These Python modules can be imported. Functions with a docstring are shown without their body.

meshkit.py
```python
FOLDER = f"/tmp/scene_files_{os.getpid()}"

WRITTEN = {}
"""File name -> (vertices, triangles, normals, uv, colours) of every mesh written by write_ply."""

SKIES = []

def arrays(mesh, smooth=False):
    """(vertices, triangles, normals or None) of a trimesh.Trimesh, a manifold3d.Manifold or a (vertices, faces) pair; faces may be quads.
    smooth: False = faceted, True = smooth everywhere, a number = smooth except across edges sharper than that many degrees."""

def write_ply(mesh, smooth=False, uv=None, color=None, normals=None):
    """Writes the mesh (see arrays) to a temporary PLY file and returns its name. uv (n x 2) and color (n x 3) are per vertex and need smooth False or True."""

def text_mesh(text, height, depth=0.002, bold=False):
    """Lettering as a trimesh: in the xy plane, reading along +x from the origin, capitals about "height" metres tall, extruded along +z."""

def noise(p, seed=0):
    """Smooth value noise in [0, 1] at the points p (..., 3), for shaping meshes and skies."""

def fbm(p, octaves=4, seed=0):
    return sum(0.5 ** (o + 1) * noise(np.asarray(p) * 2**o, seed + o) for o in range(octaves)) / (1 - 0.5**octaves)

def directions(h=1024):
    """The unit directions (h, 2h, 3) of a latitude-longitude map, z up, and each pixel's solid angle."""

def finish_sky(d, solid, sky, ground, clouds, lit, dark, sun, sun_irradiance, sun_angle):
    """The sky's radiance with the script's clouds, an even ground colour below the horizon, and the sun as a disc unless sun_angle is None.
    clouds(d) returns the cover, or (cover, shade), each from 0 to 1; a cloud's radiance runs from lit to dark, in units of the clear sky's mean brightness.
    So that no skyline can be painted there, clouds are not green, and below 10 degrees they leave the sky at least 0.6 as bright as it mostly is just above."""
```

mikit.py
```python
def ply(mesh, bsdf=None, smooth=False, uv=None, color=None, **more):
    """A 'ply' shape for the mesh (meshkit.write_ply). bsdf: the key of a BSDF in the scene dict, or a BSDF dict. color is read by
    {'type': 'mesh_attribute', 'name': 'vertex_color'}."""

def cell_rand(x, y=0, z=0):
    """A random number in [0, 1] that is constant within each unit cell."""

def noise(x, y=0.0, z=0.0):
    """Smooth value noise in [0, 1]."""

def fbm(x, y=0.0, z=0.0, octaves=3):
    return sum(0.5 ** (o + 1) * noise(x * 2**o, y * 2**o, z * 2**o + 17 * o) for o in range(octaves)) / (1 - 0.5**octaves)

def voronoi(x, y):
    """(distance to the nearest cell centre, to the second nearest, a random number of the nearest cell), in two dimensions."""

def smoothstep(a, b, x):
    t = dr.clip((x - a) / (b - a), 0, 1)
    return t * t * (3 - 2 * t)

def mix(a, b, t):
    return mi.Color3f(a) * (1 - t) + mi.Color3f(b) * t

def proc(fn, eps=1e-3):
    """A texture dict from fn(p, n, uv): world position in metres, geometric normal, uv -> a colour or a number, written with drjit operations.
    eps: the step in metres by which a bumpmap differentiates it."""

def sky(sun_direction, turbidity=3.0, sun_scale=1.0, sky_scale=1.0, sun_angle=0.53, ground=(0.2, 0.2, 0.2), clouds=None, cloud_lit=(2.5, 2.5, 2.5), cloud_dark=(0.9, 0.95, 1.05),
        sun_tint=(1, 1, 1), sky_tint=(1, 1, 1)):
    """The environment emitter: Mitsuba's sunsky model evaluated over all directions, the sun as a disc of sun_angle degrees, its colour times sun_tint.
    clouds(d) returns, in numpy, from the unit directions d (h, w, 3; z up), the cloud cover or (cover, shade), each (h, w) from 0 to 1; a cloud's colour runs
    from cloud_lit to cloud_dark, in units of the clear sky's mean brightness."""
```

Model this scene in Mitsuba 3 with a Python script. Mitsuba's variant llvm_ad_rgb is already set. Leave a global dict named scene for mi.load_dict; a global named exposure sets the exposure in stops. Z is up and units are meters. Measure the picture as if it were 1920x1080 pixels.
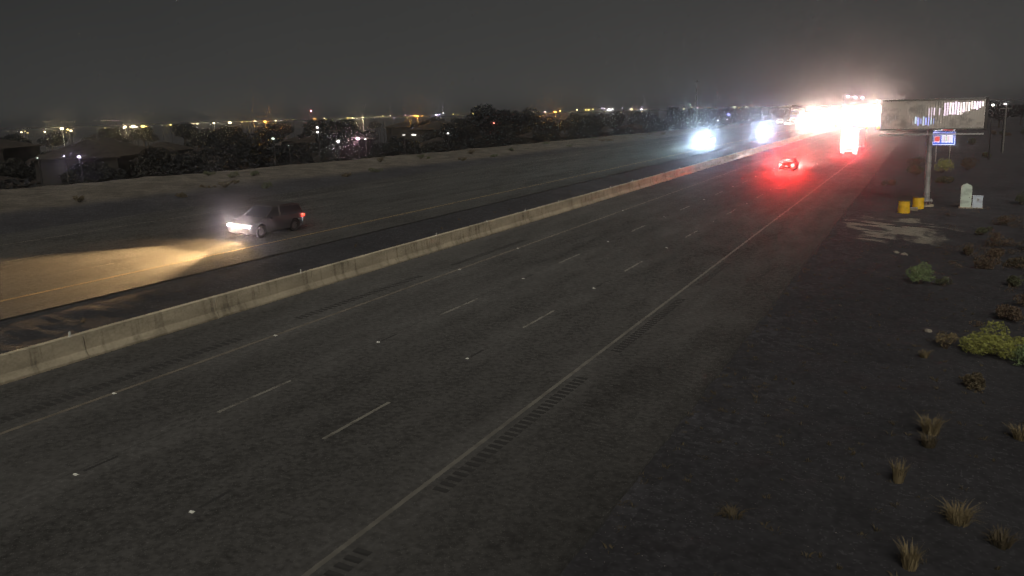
import math, random
import numpy as np
import drjit as dr
import trimesh
import manifold3d as m3
import mitsuba as mi
import mikit, meshkit
from mikit import proc, noise, fbm, smoothstep, mix, cell_rand

scene, labels = {}, {}
T = mi.ScalarTransform4f
rng = np.random.default_rng(7)
random.seed(7)

# ---------------------------------------------------------------- camera, sky, exposure
CAM = np.array([21.05, 0.0, 7.764])
PITCH, YAW, ROLL, FPX = 0.20636, -0.4602, -0.02922, 1585.9
_d = np.array([math.sin(YAW) * math.cos(PITCH), math.cos(YAW) * math.cos(PITCH), -math.sin(PITCH)])
_r = np.cross(_d, [0, 0, 1.0]); _r /= np.linalg.norm(_r); _u = np.cross(_r, _d)
CR, CU = _r * math.cos(ROLL) + _u * math.sin(ROLL), -_r * math.sin(ROLL) + _u * math.cos(ROLL)
scene['camera'] = {'type': 'perspective', 'fov': math.degrees(2 * math.atan(960 / FPX)), 'fov_axis': 'x', 'near_clip': 0.1, 'far_clip': 9000.0,
                   'to_world': T().look_at(origin=CAM.tolist(), target=(CAM + _d).tolist(), up=CU.tolist()),
                   'medium': {'type': 'ref', 'id': 'night_air'}}
G = 1 / 256
SKY_WEIGHT = 54.0


def night_cover(d):
    up = d[..., 2]
    n = meshkit.fbm(d * 3.0, 3, 5)
    toward = np.clip(d[..., 1] * 0.97 - d[..., 0] * 0.05, 0, 1) ** 3       # the town's glow lies down the freeway
    shade = np.clip((up / 0.42) ** 0.6, 0, 1) * 0.80 + 0.30 * (n - 0.5) + 0.42 * (1 - toward)
    return np.ones(up.shape), np.clip(shade, 0, 1)


MOON = (0.35, -0.72, 0.60)
sky = mikit.sky(MOON, turbidity=3, sun_scale=1.38 * G, sky_scale=0.32 * G, sun_angle=40.0, clouds=night_cover, cloud_lit=(2.6, 2.58, 2.46), cloud_dark=(0.76, 0.79, 0.80), sun_tint=(0.86, 0.98, 1.18), ground=(0.05, 0.05, 0.05))
sky['sampling_weight'] = SKY_WEIGHT
scene['sky'] = sky
exposure = 8.0                               # a night exposure: every lamp below is scaled to it by G

# ---------------------------------------------------------------- materials
def rgb(*c): return {'type': 'rgb', 'value': list(c)}
def mat(key, color, rough=0.7, metallic=0.0, spec=0.4, two=False, **k):
    b = {'type': 'principled', 'base_color': color if isinstance(color, dict) else rgb(*color), 'roughness': rough, 'metallic': metallic, 'specular': spec, **k}
    scene['mat_' + key] = {'type': 'twosided', 'b': b} if two else b


def ply(mesh, b, **k): return mikit.ply(mesh, 'mat_' + b, **k)


def asphalt_fn(base, side):
    def fn(p, n, uv):
        x, y = p.x, p.y
        grain = fbm(x * 9, y * 9, octaves=3)
        speck = smoothstep(0.80, 0.95, noise(x * 38, y * 38))
        patch = fbm(x * 0.35, y * 0.06, octaves=4)
        fine = fbm(x * 1.3, y * 0.35, octaves=3)
        t = (x - side) / 3.66
        f = t - dr.floor(t)
        track = dr.exp(-dr.square((dr.abs(f - 0.5) - 0.24) * 9.0))
        oil = dr.exp(-dr.square((f - 0.5) * 8.0)) * fbm(x * 0.8, y * 0.1, octaves=2)
        seam = dr.exp(-dr.square((dr.abs(x - side - 3.5) - 0.0) * 30)) * 0.2
        k = base * (0.46 + 0.74 * grain + 0.55 * (patch - 0.5) + 0.45 * (fine - 0.5)) * (1 - 0.14 * track) * (1 - 0.22 * oil) * (1 - seam)
        dusty = smoothstep(12.2, 15.3, x + 3.2 * (fbm(x * 0.8, y * 0.35 + 7, octaves=4) - 0.5)) if side == 0.0 else mi.Float(0.0)
        k = dr.maximum(k, 0.006) * (1 - 0.34 * dusty) + 0.03 * speck
        return mi.Color3f(k, k * 1.0, k * 1.0)
    return proc(fn)


mat('asphalt', asphalt_fn(0.075, 0.0), 0.85)
mat('groove_shade', (0.033, 0.033, 0.034), 0.9)  # shade inside the rumble grooves, put into a darker asphalt colour
mat('asphalt_opposing', asphalt_fn(0.052, -12.5), 0.85)


def dirt_fn(p, n, uv):
    x, y = p.x, p.y
    big = fbm(x * 0.12, y * 0.12, octaves=4)
    mid = fbm(x * 0.9 + 3, y * 0.9, octaves=4)
    fine = fbm(x * 7, y * 7, octaves=3)
    peb = smoothstep(0.72, 0.9, noise(x * 16, y * 16))
    k = 0.030 + 0.030 * mid * big + 0.022 * (fine - 0.4) + 0.035 * peb * mid
    # paler streaked patch of ground beside the barrels
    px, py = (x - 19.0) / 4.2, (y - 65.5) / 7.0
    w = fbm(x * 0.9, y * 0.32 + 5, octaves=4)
    pale_patch = smoothstep(0.25, 0.75, 1.0 - (px * px + py * py) * 0.8 + (w - 0.5) * 1.6) * smoothstep(0.38, 0.62, fbm(x * 0.5 + y * 0.25, y * 0.95, octaves=4))
    k = dr.maximum(k, 0.012)
    c = mi.Color3f(k * 0.82, k * 0.83, k * 0.96)
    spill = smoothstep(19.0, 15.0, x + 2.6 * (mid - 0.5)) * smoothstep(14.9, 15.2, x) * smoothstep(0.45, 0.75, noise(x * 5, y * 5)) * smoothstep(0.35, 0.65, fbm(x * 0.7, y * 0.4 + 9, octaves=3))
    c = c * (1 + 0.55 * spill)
    # tan bank beyond the opposing lanes
    e = -45.9 + 0.0545 * dr.minimum(y, 300.0)
    bank = smoothstep(11.5, 7.5, x - e + 3 * (fbm(x * 0.08, y * 0.05) - 0.5)) * smoothstep(-2.5, -0.5, x - e)
    g = 0.078 * (0.5 + 0.9 * mid) * (0.7 + 0.6 * fine)
    c = mix(c, mi.Color3f(g * 1.08, g * 0.98, g * 0.84), bank * 0.85)
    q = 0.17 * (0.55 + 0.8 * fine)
    return mix(c, mi.Color3f(q * 1.05, q, q * 0.86), pale_patch * 0.9)


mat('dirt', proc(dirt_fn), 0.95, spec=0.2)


def concrete_fn(p, n, uv):
    s = fbm(p.x * 2, p.y * 0.7, p.z * 2, octaves=4)
    f = fbm(p.x * 14, p.y * 14, p.z * 14, octaves=3)
    drip = fbm(p.y * 5, p.z * 0.6, octaves=3)
    k = 0.31 + 0.24 * (s - 0.5) + 0.14 * (f - 0.5) - 0.10 * smoothstep(0.5, 0.75, drip)
    k = dr.maximum(k, 0.05)
    return mi.Color3f(k * 1.16, k * 1.04, k * 0.78)


mat('concrete', proc(concrete_fn), 0.9)


def worn(c, amount=0.5, scale=6.0):
    def fn(p, n, uv):
        w = fbm(p.x * scale, p.y * scale * 0.5, p.z * scale, octaves=4)
        k = 1.0 - amount * smoothstep(0.42, 0.72, w)
        return mi.Color3f(c[0] * k, c[1] * k, c[2] * k)
    return proc(fn)


mat('white_paint', worn((0.19, 0.185, 0.165), 0.6), 0.7)
mat('edge_white', worn((0.155, 0.15, 0.135), 0.28), 0.7)
mat('white_faint', worn((0.085, 0.08, 0.07), 0.6), 0.7)
mat('yellow_paint', worn((0.155, 0.137, 0.110), 0.3), 0.7)
mat('yellow_fresh', worn((0.17, 0.122, 0.058), 0.3), 0.7)
mat('groove_tar', (0.036, 0.036, 0.038), 0.9)
mat('joint', (0.32, 0.31, 0.26), 0.95)
mat('reflector_white', (0.62, 0.63, 0.60), 0.4)
mat('galvanised', worn((0.52, 0.53, 0.54), 0.35, 3.0), 0.45, 0.6)
mat('dark_metal', (0.06, 0.06, 0.065), 0.5, 0.4)
mat('panel_grey', worn((0.60, 0.565, 0.53), 0.35, 1.6), 0.45, 0.2)
mat('panel_side', (0.055, 0.05, 0.05), 0.6)
mat('cabinet_paint', worn((0.62, 0.74, 0.66), 0.25, 3.0), 0.5)
mat('pedestal_paint', worn((0.60, 0.68, 0.80), 0.2, 3.0), 0.5)
mat('barrel_yellow', worn((0.80, 0.50, 0.02), 0.22, 4.0), 0.5)
mat('barrel_lid', (0.05, 0.045, 0.035), 0.6)
mat('sign_blue', (0.05, 0.12, 0.62), 0.4)
mat('sign_white', (0.86, 0.87, 0.90), 0.4)
mat('sign_red', (0.75, 0.05, 0.05), 0.4)
mat('sign_pink', (0.85, 0.55, 0.62), 0.4)
mat('sign_green', (0.45, 0.72, 0.45), 0.4)
mat('post_steel', (0.20, 0.20, 0.19), 0.6, 0.3)
mat('tyre', (0.018, 0.018, 0.019), 0.85)
mat('rim', (0.10, 0.10, 0.105), 0.45, 0.5)
mat('car_glass', (0.012, 0.014, 0.017), 0.08, spec=0.6)
mat('black_trim', (0.02, 0.02, 0.022), 0.5)
for k, c in dict(silver=(0.42, 0.43, 0.45), charcoal=(0.05, 0.052, 0.056), black=(0.032, 0.032, 0.032), white=(0.75, 0.75, 0.74), red=(0.32, 0.02, 0.02), blue=(0.04, 0.07, 0.2), beige=(0.42, 0.36, 0.27)).items():
    mat('paint_' + k, c, 0.35, 0.1, clearcoat=0.7, clearcoat_gloss=0.85)
mat('trailer_white', worn((0.80, 0.80, 0.80), 0.15, 2.0), 0.5)
mat('chrome', (0.6, 0.6, 0.62), 0.2, 0.9)
mat('lens_off', (0.5, 0.5, 0.5), 0.2)
mat('bark', (0.055, 0.042, 0.032), 0.95)
for k, c in dict(tree_dark=(0.017, 0.018, 0.020), tree_olive=(0.022, 0.022, 0.021), shrub_green=(0.15, 0.205, 0.10), shrub_yellow=(0.25, 0.265, 0.075), shrub_dull=(0.075, 0.085, 0.05), dry=(0.175, 0.142, 0.082), dry_dim=(0.085, 0.07, 0.045), brown_brush=(0.10, 0.074, 0.052)).items():
    mat('leaf_' + k, c, 0.8, spec=0.2, two=True)
mat('stucco_a', worn((0.020, 0.018, 0.017), 0.3, 1.0), 0.9)
mat('stucco_b', worn((0.026, 0.022, 0.019), 0.3, 1.0), 0.9)
mat('roof_tile', worn((0.026, 0.021, 0.019), 0.4, 2.0), 0.9)
mat('window_dark', (0.015, 0.017, 0.02), 0.1, spec=0.6)
mat('door_brown', (0.07, 0.055, 0.045), 0.7)
mat('gravel', worn((0.13, 0.12, 0.115), 0.5, 30.0), 0.9)
mat('stone', worn((0.24, 0.22, 0.19), 0.4, 12.0), 0.9)

# ---------------------------------------------------------------- helpers
A = math.atan(0.06323)                       # the carriageways are banked: higher on the left
RY = np.array([[math.cos(A), 0, math.sin(A)], [0, 1, 0], [-math.sin(A), 0, math.cos(A)]])
RY4 = np.eye(4); RY4[:3, :3] = RY


def road(x, y, z=0.0): return RY @ np.array([x, y, z], float)


def px_ray(px, py):
    v = _d + ((px - 960) / FPX) * CR - ((py - 540) / FPX) * CU
    return v


def bearing(px, py, y):
    """Where a sight line surveyed in the photograph stands at the distance y along the road."""
    v = px_ray(px, py); return CAM + v * (y / v[1])


def M(x=0, y=0, z=0, rz=0.0, s=1.0, banked=False, sz=None):
    c, si = math.cos(rz), math.sin(rz)
    m = np.eye(4)
    m[:3, :3] = np.array([[c, -si, 0], [si, c, 0], [0, 0, 1]]) @ np.diag([s, s, sz or s])
    m[:3, 3] = (x, y, z)
    return RY4 @ m if banked else m


def tw(m): return T(m.tolist())
used = set()


def numbered(key):
    if key not in used:
        used.add(key); return key
    i = 1
    while f'{key}_{i:03d}' in used: i += 1
    used.add(f'{key}_{i:03d}'); return f'{key}_{i:03d}'


def thing(name, label, cat, group=None, kind=None):
    k = numbered(name); labels[k] = {'label': label, 'category': cat}
    if group: labels[k]['group'] = group
    return k


def struct(name, shape, label=None):
    k = numbered(name); scene[k] = shape; labels[k] = {'kind': 'structure', 'label': label or name.replace('_', ' ')}
    return k


def part(parent, name, shape, m=None, label=None, **extra):
    k = numbered(f'{parent}__{name}'); s = {**shape, **extra}
    if m is not None: s['to_world'] = tw(m)
    scene[k] = s
    if label: labels[k] = {'label': label}
    return k


def emit(c, w=0.0): return {'type': 'area', 'radiance': rgb(*[a * G for a in c]), 'sampling_weight': float(w)}


def box(x0, x1, y0, y1, z0, z1, ch=0.0):
    sx, sy, sz = x1 - x0, y1 - y0, z1 - z0
    if ch <= 0:
        b = trimesh.creation.box((sx, sy, sz))
    else:
        ch = min(ch, sx * .45, sy * .45, sz * .45)
        pts = []
        for a in (-1, 1):
            for b_ in (-1, 1):
                for c in (-1, 1):
                    pts += [(a * sx / 2, b_ * (sy / 2 - ch), c * (sz / 2 - ch)), (a * (sx / 2 - ch), b_ * sy / 2, c * (sz / 2 - ch)), (a * (sx / 2 - ch), b_ * (sy / 2 - ch), c * sz / 2)]
        b = trimesh.convex.convex_hull(np.array(pts))
    b.apply_translation(((x0 + x1) / 2, (y0 + y1) / 2, (z0 + z1) / 2))
    return b


def tube(p0, p1, r0, r1=None, n=14, cap=True):
    p0, p1 = np.array(p0, float), np.array(p1, float); r1 = r0 if r1 is None else r1
    z = (p1 - p0) / np.linalg.norm(p1 - p0); x = np.cross(z, [0, 0, 1.0] if abs(z[2]) < .9 else [1.0, 0, 0]); x /= np.linalg.norm(x); y = np.cross(z, x)
    a = np.arange(n) * 2 * np.pi / n; ring = np.cos(a)[:, None] * x + np.sin(a)[:, None] * y
    v = np.vstack([p0 + ring * r0, p1 + ring * r1, [p0], [p1]]); i = np.arange(n); j = (i + 1) % n
    f = [np.stack([i, j, j + n], 1), np.stack([i, j + n, i + n], 1), np.stack([j, i, i * 0 + 2 * n], 1), np.stack([i + n, j + n, i * 0 + 2 * n + 1], 1)]
    return trimesh.Trimesh(v, np.vstack(f), process=False)


def CS(polys):
    p = polys[0]; area = np.sum(p[:, 0] * np.roll(p[:, 1], -1) - p[:, 1] * np.roll(p[:, 0], -1))
    return m3.CrossSection([p if area > 0 else p[::-1]])


def cat(*ms): return trimesh.util.concatenate(list(ms))


def lathe(prof, n=24): return trimesh.creation.revolve(np.array(prof, float), sections=n)


def profile_solid(poly, w, refine=0.14):
    """A side outline (y, z) extruded across x to the width w."""
    s = m3.Manifold.extrude(CS([np.array(poly, float)]), w)
    s = s.refine_to_length(refine) if refine else s
    q = s.to_mesh(); v = np.array(q.vert_properties[:, :3], float)
    return trimesh.Trimesh(np.stack([v[:, 2] - w / 2, v[:, 0], v[:, 1]], 1), np.array(q.tri_verts), process=False)


def sheet(xs, ys, zf=lambda x, y: 0 * x):
    X, Y = np.meshgrid(np.array(xs, float), np.array(ys, float)); Z = zf(X, Y)
    v = np.stack([X.ravel(), Y.ravel(), Z.ravel()], 1); nx, ny = len(xs), len(ys)
    i = (np.arange(ny - 1)[:, None] * nx + np.arange(nx - 1)).ravel()
    f = np.vstack([np.stack([i, i + 1, i + nx + 1], 1), np.stack([i, i + nx + 1, i + nx], 1)])
    return trimesh.Trimesh(v, f, process=False)


def bank(mesh):
    mesh.vertices = mesh.vertices @ RY.T; return mesh


# ---------------------------------------------------------------- terrain
EDGE_Y = np.array([-50, 42.0, 68.0, 116.0, 218.0, 400.0, 700.0]); EDGE_X = np.array([-46, -45.0, -43.2, -39.6, -34.0, -31.0, -30.0])
LOW = -1.8


def ground_z(x, y):
    x, y = np.asarray(x, float), np.asarray(y, float)
    k = 0.06323 * (1 - np.clip((y - 600) / 900, 0, 1))
    e = np.interp(y, EDGE_Y, EDGE_X)
    plane = -k * np.clip(x, e, 26.0)
    right = np.where(x > 26.0, -0.012 * np.clip(x - 26.0, 0, 60), 0.0)
    t = np.clip((e - x) / 9.0, 0, 1); t = t * t * (3 - 2 * t)
    z = plane + right - 0.06
    z = z * (1 - t) + LOW * t
    ditch = np.exp(-((x + 7.0) / 1.6) ** 2) * 0.22
    p = np.stack([x * 0.5, y * 0.5, 0 * x], -1)
    rough = np.clip((x - 15.3) / 2.0, 0, 1) + np.clip((-27.5 - x) / 3.0, 0, 1)
    rough = np.clip(rough, 0, 1)
    lump = (meshkit.fbm(p, 4, 3) - 0.5) * 0.34 * rough + (meshkit.fbm(p * 6, 3, 9) - 0.5) * 0.05 * np.clip(rough + (np.abs(x + 7) < 2.7), 0, 1)
    far = np.clip((np.hypot(x, y) - 300) / 700, 0, 1)
    return z - ditch + lump * (1 - far) - 0.05 * rough * 0


def span(*segs):
    out = []
    for a, b, s in segs: out += list(np.arange(a, b - 1e-6, s))
    return np.array(out + [segs[-1][1]])


gx = span((-2500, -400, 150), (-400, -100, 20), (-100, -28, 1.5), (-28, -10.6, 2.9), (-10.6, -3.7, 0.6), (-3.7, 14.4, 3.02), (14.4, 32, 0.22), (32, 60, 1.4), (60, 400, 20), (400, 2500, 150))
gy = span((-60, 8, 4), (8, 50, 0.3), (50, 110, 0.8), (110, 420, 5), (420, 1000, 40), (1000, 2500, 150))
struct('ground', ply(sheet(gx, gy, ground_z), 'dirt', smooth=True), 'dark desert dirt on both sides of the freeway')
YFAR = 900.0


def paved(x0, x1, y0, y1, z=0.0): return bank(box(x0, x1, y0, y1, z - 0.05, z))


def paint(x0, x1, y0, y1, z=0.004): return bank(sheet([x0, x1], [y0, y1], lambda x, y: 0 * x + z))


GAP_R, GAP_L, GY0, GY1 = (11.25, 11.63), (-1.0, -0.62), 3.1, 52.0
rw = struct('roadway', ply(cat(paved(-3.34, GAP_L[0], -40, YFAR), paved(GAP_L[1], GAP_R[0], -40, YFAR), paved(GAP_R[1], 15.1, -40, YFAR),
            paved(*GAP_R, -40, GY0), paved(*GAP_R, GY1, YFAR), paved(*GAP_L, -40, GY0), paved(*GAP_L, GY1, YFAR)), 'asphalt'), 'dark asphalt carriageway of three lanes in the foreground')
# broken outer edge of the pavement
ys = np.arange(4, 120, 0.35)
ex = 15.1 + 0.16 * meshkit.fbm(np.stack([ys * 0.9, ys * 0, ys * 0], -1), 4, 2) + 0.0
v = np.vstack([np.stack([0 * ys + 15.1, ys, 0 * ys], 1), np.stack([ex, ys, 0 * ys - 0.004], 1), np.stack([ex + 0.05, ys, 0 * ys - 0.12], 1)])
n = len(ys); i = np.arange(n - 1)
f = np.vstack([np.stack([a * n + i, (a + 1) * n + i, (a + 1) * n + i + 1], 1) for a in (0, 1)] + [np.stack([a * n + i, (a + 1) * n + i + 1, a * n + i + 1], 1) for a in (0, 1)])
part(rw, 'ragged_edge', ply(bank(trimesh.Trimesh(v, f, process=False)), 'asphalt'))


def groove_mesh(w, cut=0.19, depth=0.022):
    ysn, xs = cut * np.linspace(0, 1, 9), np.array([0, 0.035, w - 0.035, w])
    return sheet(xs, ysn, lambda x, y: -depth * np.sin(np.pi * np.clip(y / cut, 0, 1)) * ((x > 0.01) & (x < w - 0.01)))


groove = ply(groove_mesh(0.38), 'groove_shade', smooth=True)
for (g0, g1), phase in ((GAP_R, 3.1), (GAP_L, 0.4)):
    y, lands = GY0, []
    while y < GY1 - 0.01:
        if (y - phase) % 12.19 < 9.15 and y + 0.305 <= GY1 and 10.5 < y < 46:
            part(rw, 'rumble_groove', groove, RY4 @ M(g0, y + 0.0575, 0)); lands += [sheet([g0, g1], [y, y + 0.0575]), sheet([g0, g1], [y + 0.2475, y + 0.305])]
        else:
            lands.append(sheet([g0, g1], [y, min(y + 0.305, GY1)]))
        y += 0.305
    part(rw, 'shoulder_strip', ply(bank(cat(*lands)), 'asphalt'))

part(rw, 'edge_line', ply(paint(10.93, 11.06, -40, 700), 'edge_white'), label='solid white line along the right shoulder')
part(rw, 'edge_line', ply(paint(-0.08, 0.05, -40, 700), 'yellow_paint'), label='solid faded yellow line along the left shoulder')
for lx in (3.66, 7.32):
    for q in range(-2, 22):
        y = 16.4 + 12.19 * q
        part(rw, 'lane_dash', ply(paint(lx - 0.055, lx + 0.055, y, y + 3.05), 'white_paint'))
        part(rw, 'marker_slot', ply(paint(lx - 0.045, lx + 0.045, y + 7.95, y + 8.9, 0.004), 'groove_tar')) if q < 6 else None

ow = struct('opposing_roadway', ply(paved(-26.6, -10.0, -60, YFAR), 'asphalt_opposing'), 'asphalt carriageway beyond the median barrier')
part(ow, 'edge_line', ply(paint(-12.64, -12.45, -60, 700), 'yellow_fresh'), label='solid yellow line along the inner shoulder')
part(ow, 'edge_groove', ply(paint(-12.44, -12.34, -60, 120), 'groove_tar'), label='dark groove beside the yellow line')
part(ow, 'edge_line', ply(paint(-23.6, -23.46, -60, 700), 'white_faint'), label='solid white line along the far shoulder')
for lx in (-15.0, -19.4):
    for q in range(-3, 20):
        y = 25.3 + 12.19 * q
        part(ow, 'lane_dash', ply(paint(lx - 0.05, lx + 0.05, y, y + 3.05), 'white_faint'))

# raised markers between the dashes
stud = trimesh.convex.convex_hull(np.array([(a * 0.07, b * 0.06, 0.0) for a in (-1, 1) for b in (-1, 1)] + [(a * 0.055, b * 0.022, 0.03) for a in (-1, 1) for b in (-1, 1)]))
stud_ply = ply(stud, 'reflector_white')
for lx, name in ((3.66, 'left'), (7.32, 'right')):
    for q in range(-1, 9):
        y = 16.4 + 12.19 * q + 7.75
        if y < 8: continue
        k = thing('road_marker', f'small white raised marker midway between two dashes of the {name} dashed lane line', 'road marker', f'raised markers in the {name} dashed lane line')
        scene[k] = {**stud_ply, 'to_world': tw(RY4 @ M(lx, y, 0.004, s=0.8))}
for y in (16.0, 22.9, 36.5, 43.3, 62.0):
    k = thing('road_marker', 'small white raised marker beside the faded yellow line by the left shoulder', 'road marker', 'raised markers along the yellow line')
    scene[k] = {**stud_ply, 'to_world': tw(RY4 @ M(0.03, y, 0.004, s=0.85))}

# ---------------------------------------------------------------- concrete median barrier
bar = thing('median_barrier', 'long low concrete median barrier along the left shoulder with white reflectors on top', 'barrier')
BP = [(0, 0), (0, 0.075), (-0.13, 0.27), (-0.20, 0.81), (-0.41, 0.81), (-0.48, 0.27), (-0.61, 0.075), (-0.61, 0)]
def barrier_seg(L):
    s = m3.Manifold.extrude(CS([np.array(BP[::-1], float)]), L).refine_to_length(0.5) if L < 8 else m3.Manifold.extrude(CS([np.array(BP[::-1], float)]), L)
    q = s.to_mesh(); v = np.array(q.vert_properties[:, :3], float)
    w = np.stack([v[:, 0], L - v[:, 2], v[:, 1]], 1)
    return trimesh.Trimesh(w, np.array(q.tri_verts), process=False)


seg = ply(barrier_seg(5.72), 'concrete', smooth=25)
gap = ply(cat(box(-0.60, -0.012, 0, 0.045, 0, 0.07), box(-0.47, -0.14, 0, 0.045, 0.07, 0.27), box(-0.40, -0.205, 0, 0.045, 0.27, 0.80)), 'joint')
RX = -3.36
y = 17.8 - 5.765 * 6; q = 0
while y < 420:
    part(bar, 'segment', seg, RY4 @ M(RX + rng.uniform(-.006, .006), y + 0.045, 0)); part(bar, 'joint', gap, RY4 @ M(RX - 0.003, y, 0)) if y < 120 else None
    y += 5.765
refl = ply(cat(box(-0.012, 0.012, -0.05, 0.05, 0, 0.12, 0.008), box(-0.03, 0.03, -0.06, 0.06, -0.012, 0.002)), 'reflector_white')
for y in (17.4, 28.75, 40.3, 46.4, 52.0, 57.9, 69.3, 75.3, 92.0, 98.0, 104.0):
    part(bar, 'reflector', refl, RY4 @ M(RX - 0.27, y, 0.824, rz=0.5, s=1.25))

# ---------------------------------------------------------------- foliage prototypes
def leaf_cloud(centres, radii, n, size, seed, flat=0.8):
    r = np.random.default_rng(seed)
    which = r.integers(0, len(centres), n); c, R = np.array(centres)[which], np.array(radii)[which]
    d = r.normal(size=(n, 3)); d /= np.linalg.norm(d, axis=1, keepdims=True)
    p = c + d * (R * r.uniform(0.45, 1.05, n) ** 0.6)[:, None] * [1, 1, flat]
    a = r.normal(size=(n, 3)); a /= np.linalg.norm(a, axis=1, keepdims=True); b = np.cross(a, r.normal(size=(n, 3))); b /= np.linalg.norm(b, axis=1, keepdims=True)
    s = size * r.uniform(0.5, 1.3, n)[:, None]
    v = np.stack([p - a * s, p + b * s * 0.45, p + a * s, p - b * s * 0.45], 1).reshape(-1, 3)
    i = np.arange(n) * 4
    return trimesh.Trimesh(v, np.vstack([np.stack([i, i + 1, i + 2], 1), np.stack([i, i + 2, i + 3], 1)]), process=False)


def tree_proto(seed, h=7.0, spread=2.6, leaves=1500, tall=False):
    r = np.random.default_rng(seed); cs, rs = [], []
    trunk = [tube((0, 0, -0.3), (0.1, 0.05, h * 0.35), 0.17, 0.12, 8)]
    for k in range(9 if not tall else 11):
        a = r.uniform(0, 2 * np.pi); d = spread * r.uniform(0.15, 0.75); z = h * r.uniform(0.40, 0.86)
        d *= 1.15 - 0.5 * (z / h)
        c = np.array([math.cos(a) * d, math.sin(a) * d, z]); cs.append(c); rs.append(spread * r.uniform(0.34, 0.52))
        trunk.append(tube((0.1, 0.05, h * 0.33), c * [0.8, 0.8, 0.95], 0.07, 0.02, 6))
    return cat(*trunk), leaf_cloud(cs, rs, leaves, 0.30, seed + 50)


TREES = []
for sd, h, sp in ((1, 7, 3.0), (2, 6.5, 3.4), (3, 7.5, 2.6), (4, 6, 3.2)):
    tk, lf = tree_proto(sd, h, sp, 1700); TREES.append((ply(tk, 'bark', smooth=50), {m: ply(lf, 'leaf_' + m) for m in ('tree_dark', 'tree_olive')}, h))


def tree(x, y, h, kind, label, group, leaf='tree_dark', wide=1.0):
    tk, lf, h0 = TREES[kind % 4]; k = thing('tree', label, 'tree', group)
    m = M(x, y, float(ground_z(x, y)), rng.uniform(0, 6.28), h / h0 * wide, sz=h / h0)
    part(k, 'trunk', tk, m); part(k, 'crown', lf[leaf], m)


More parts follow.
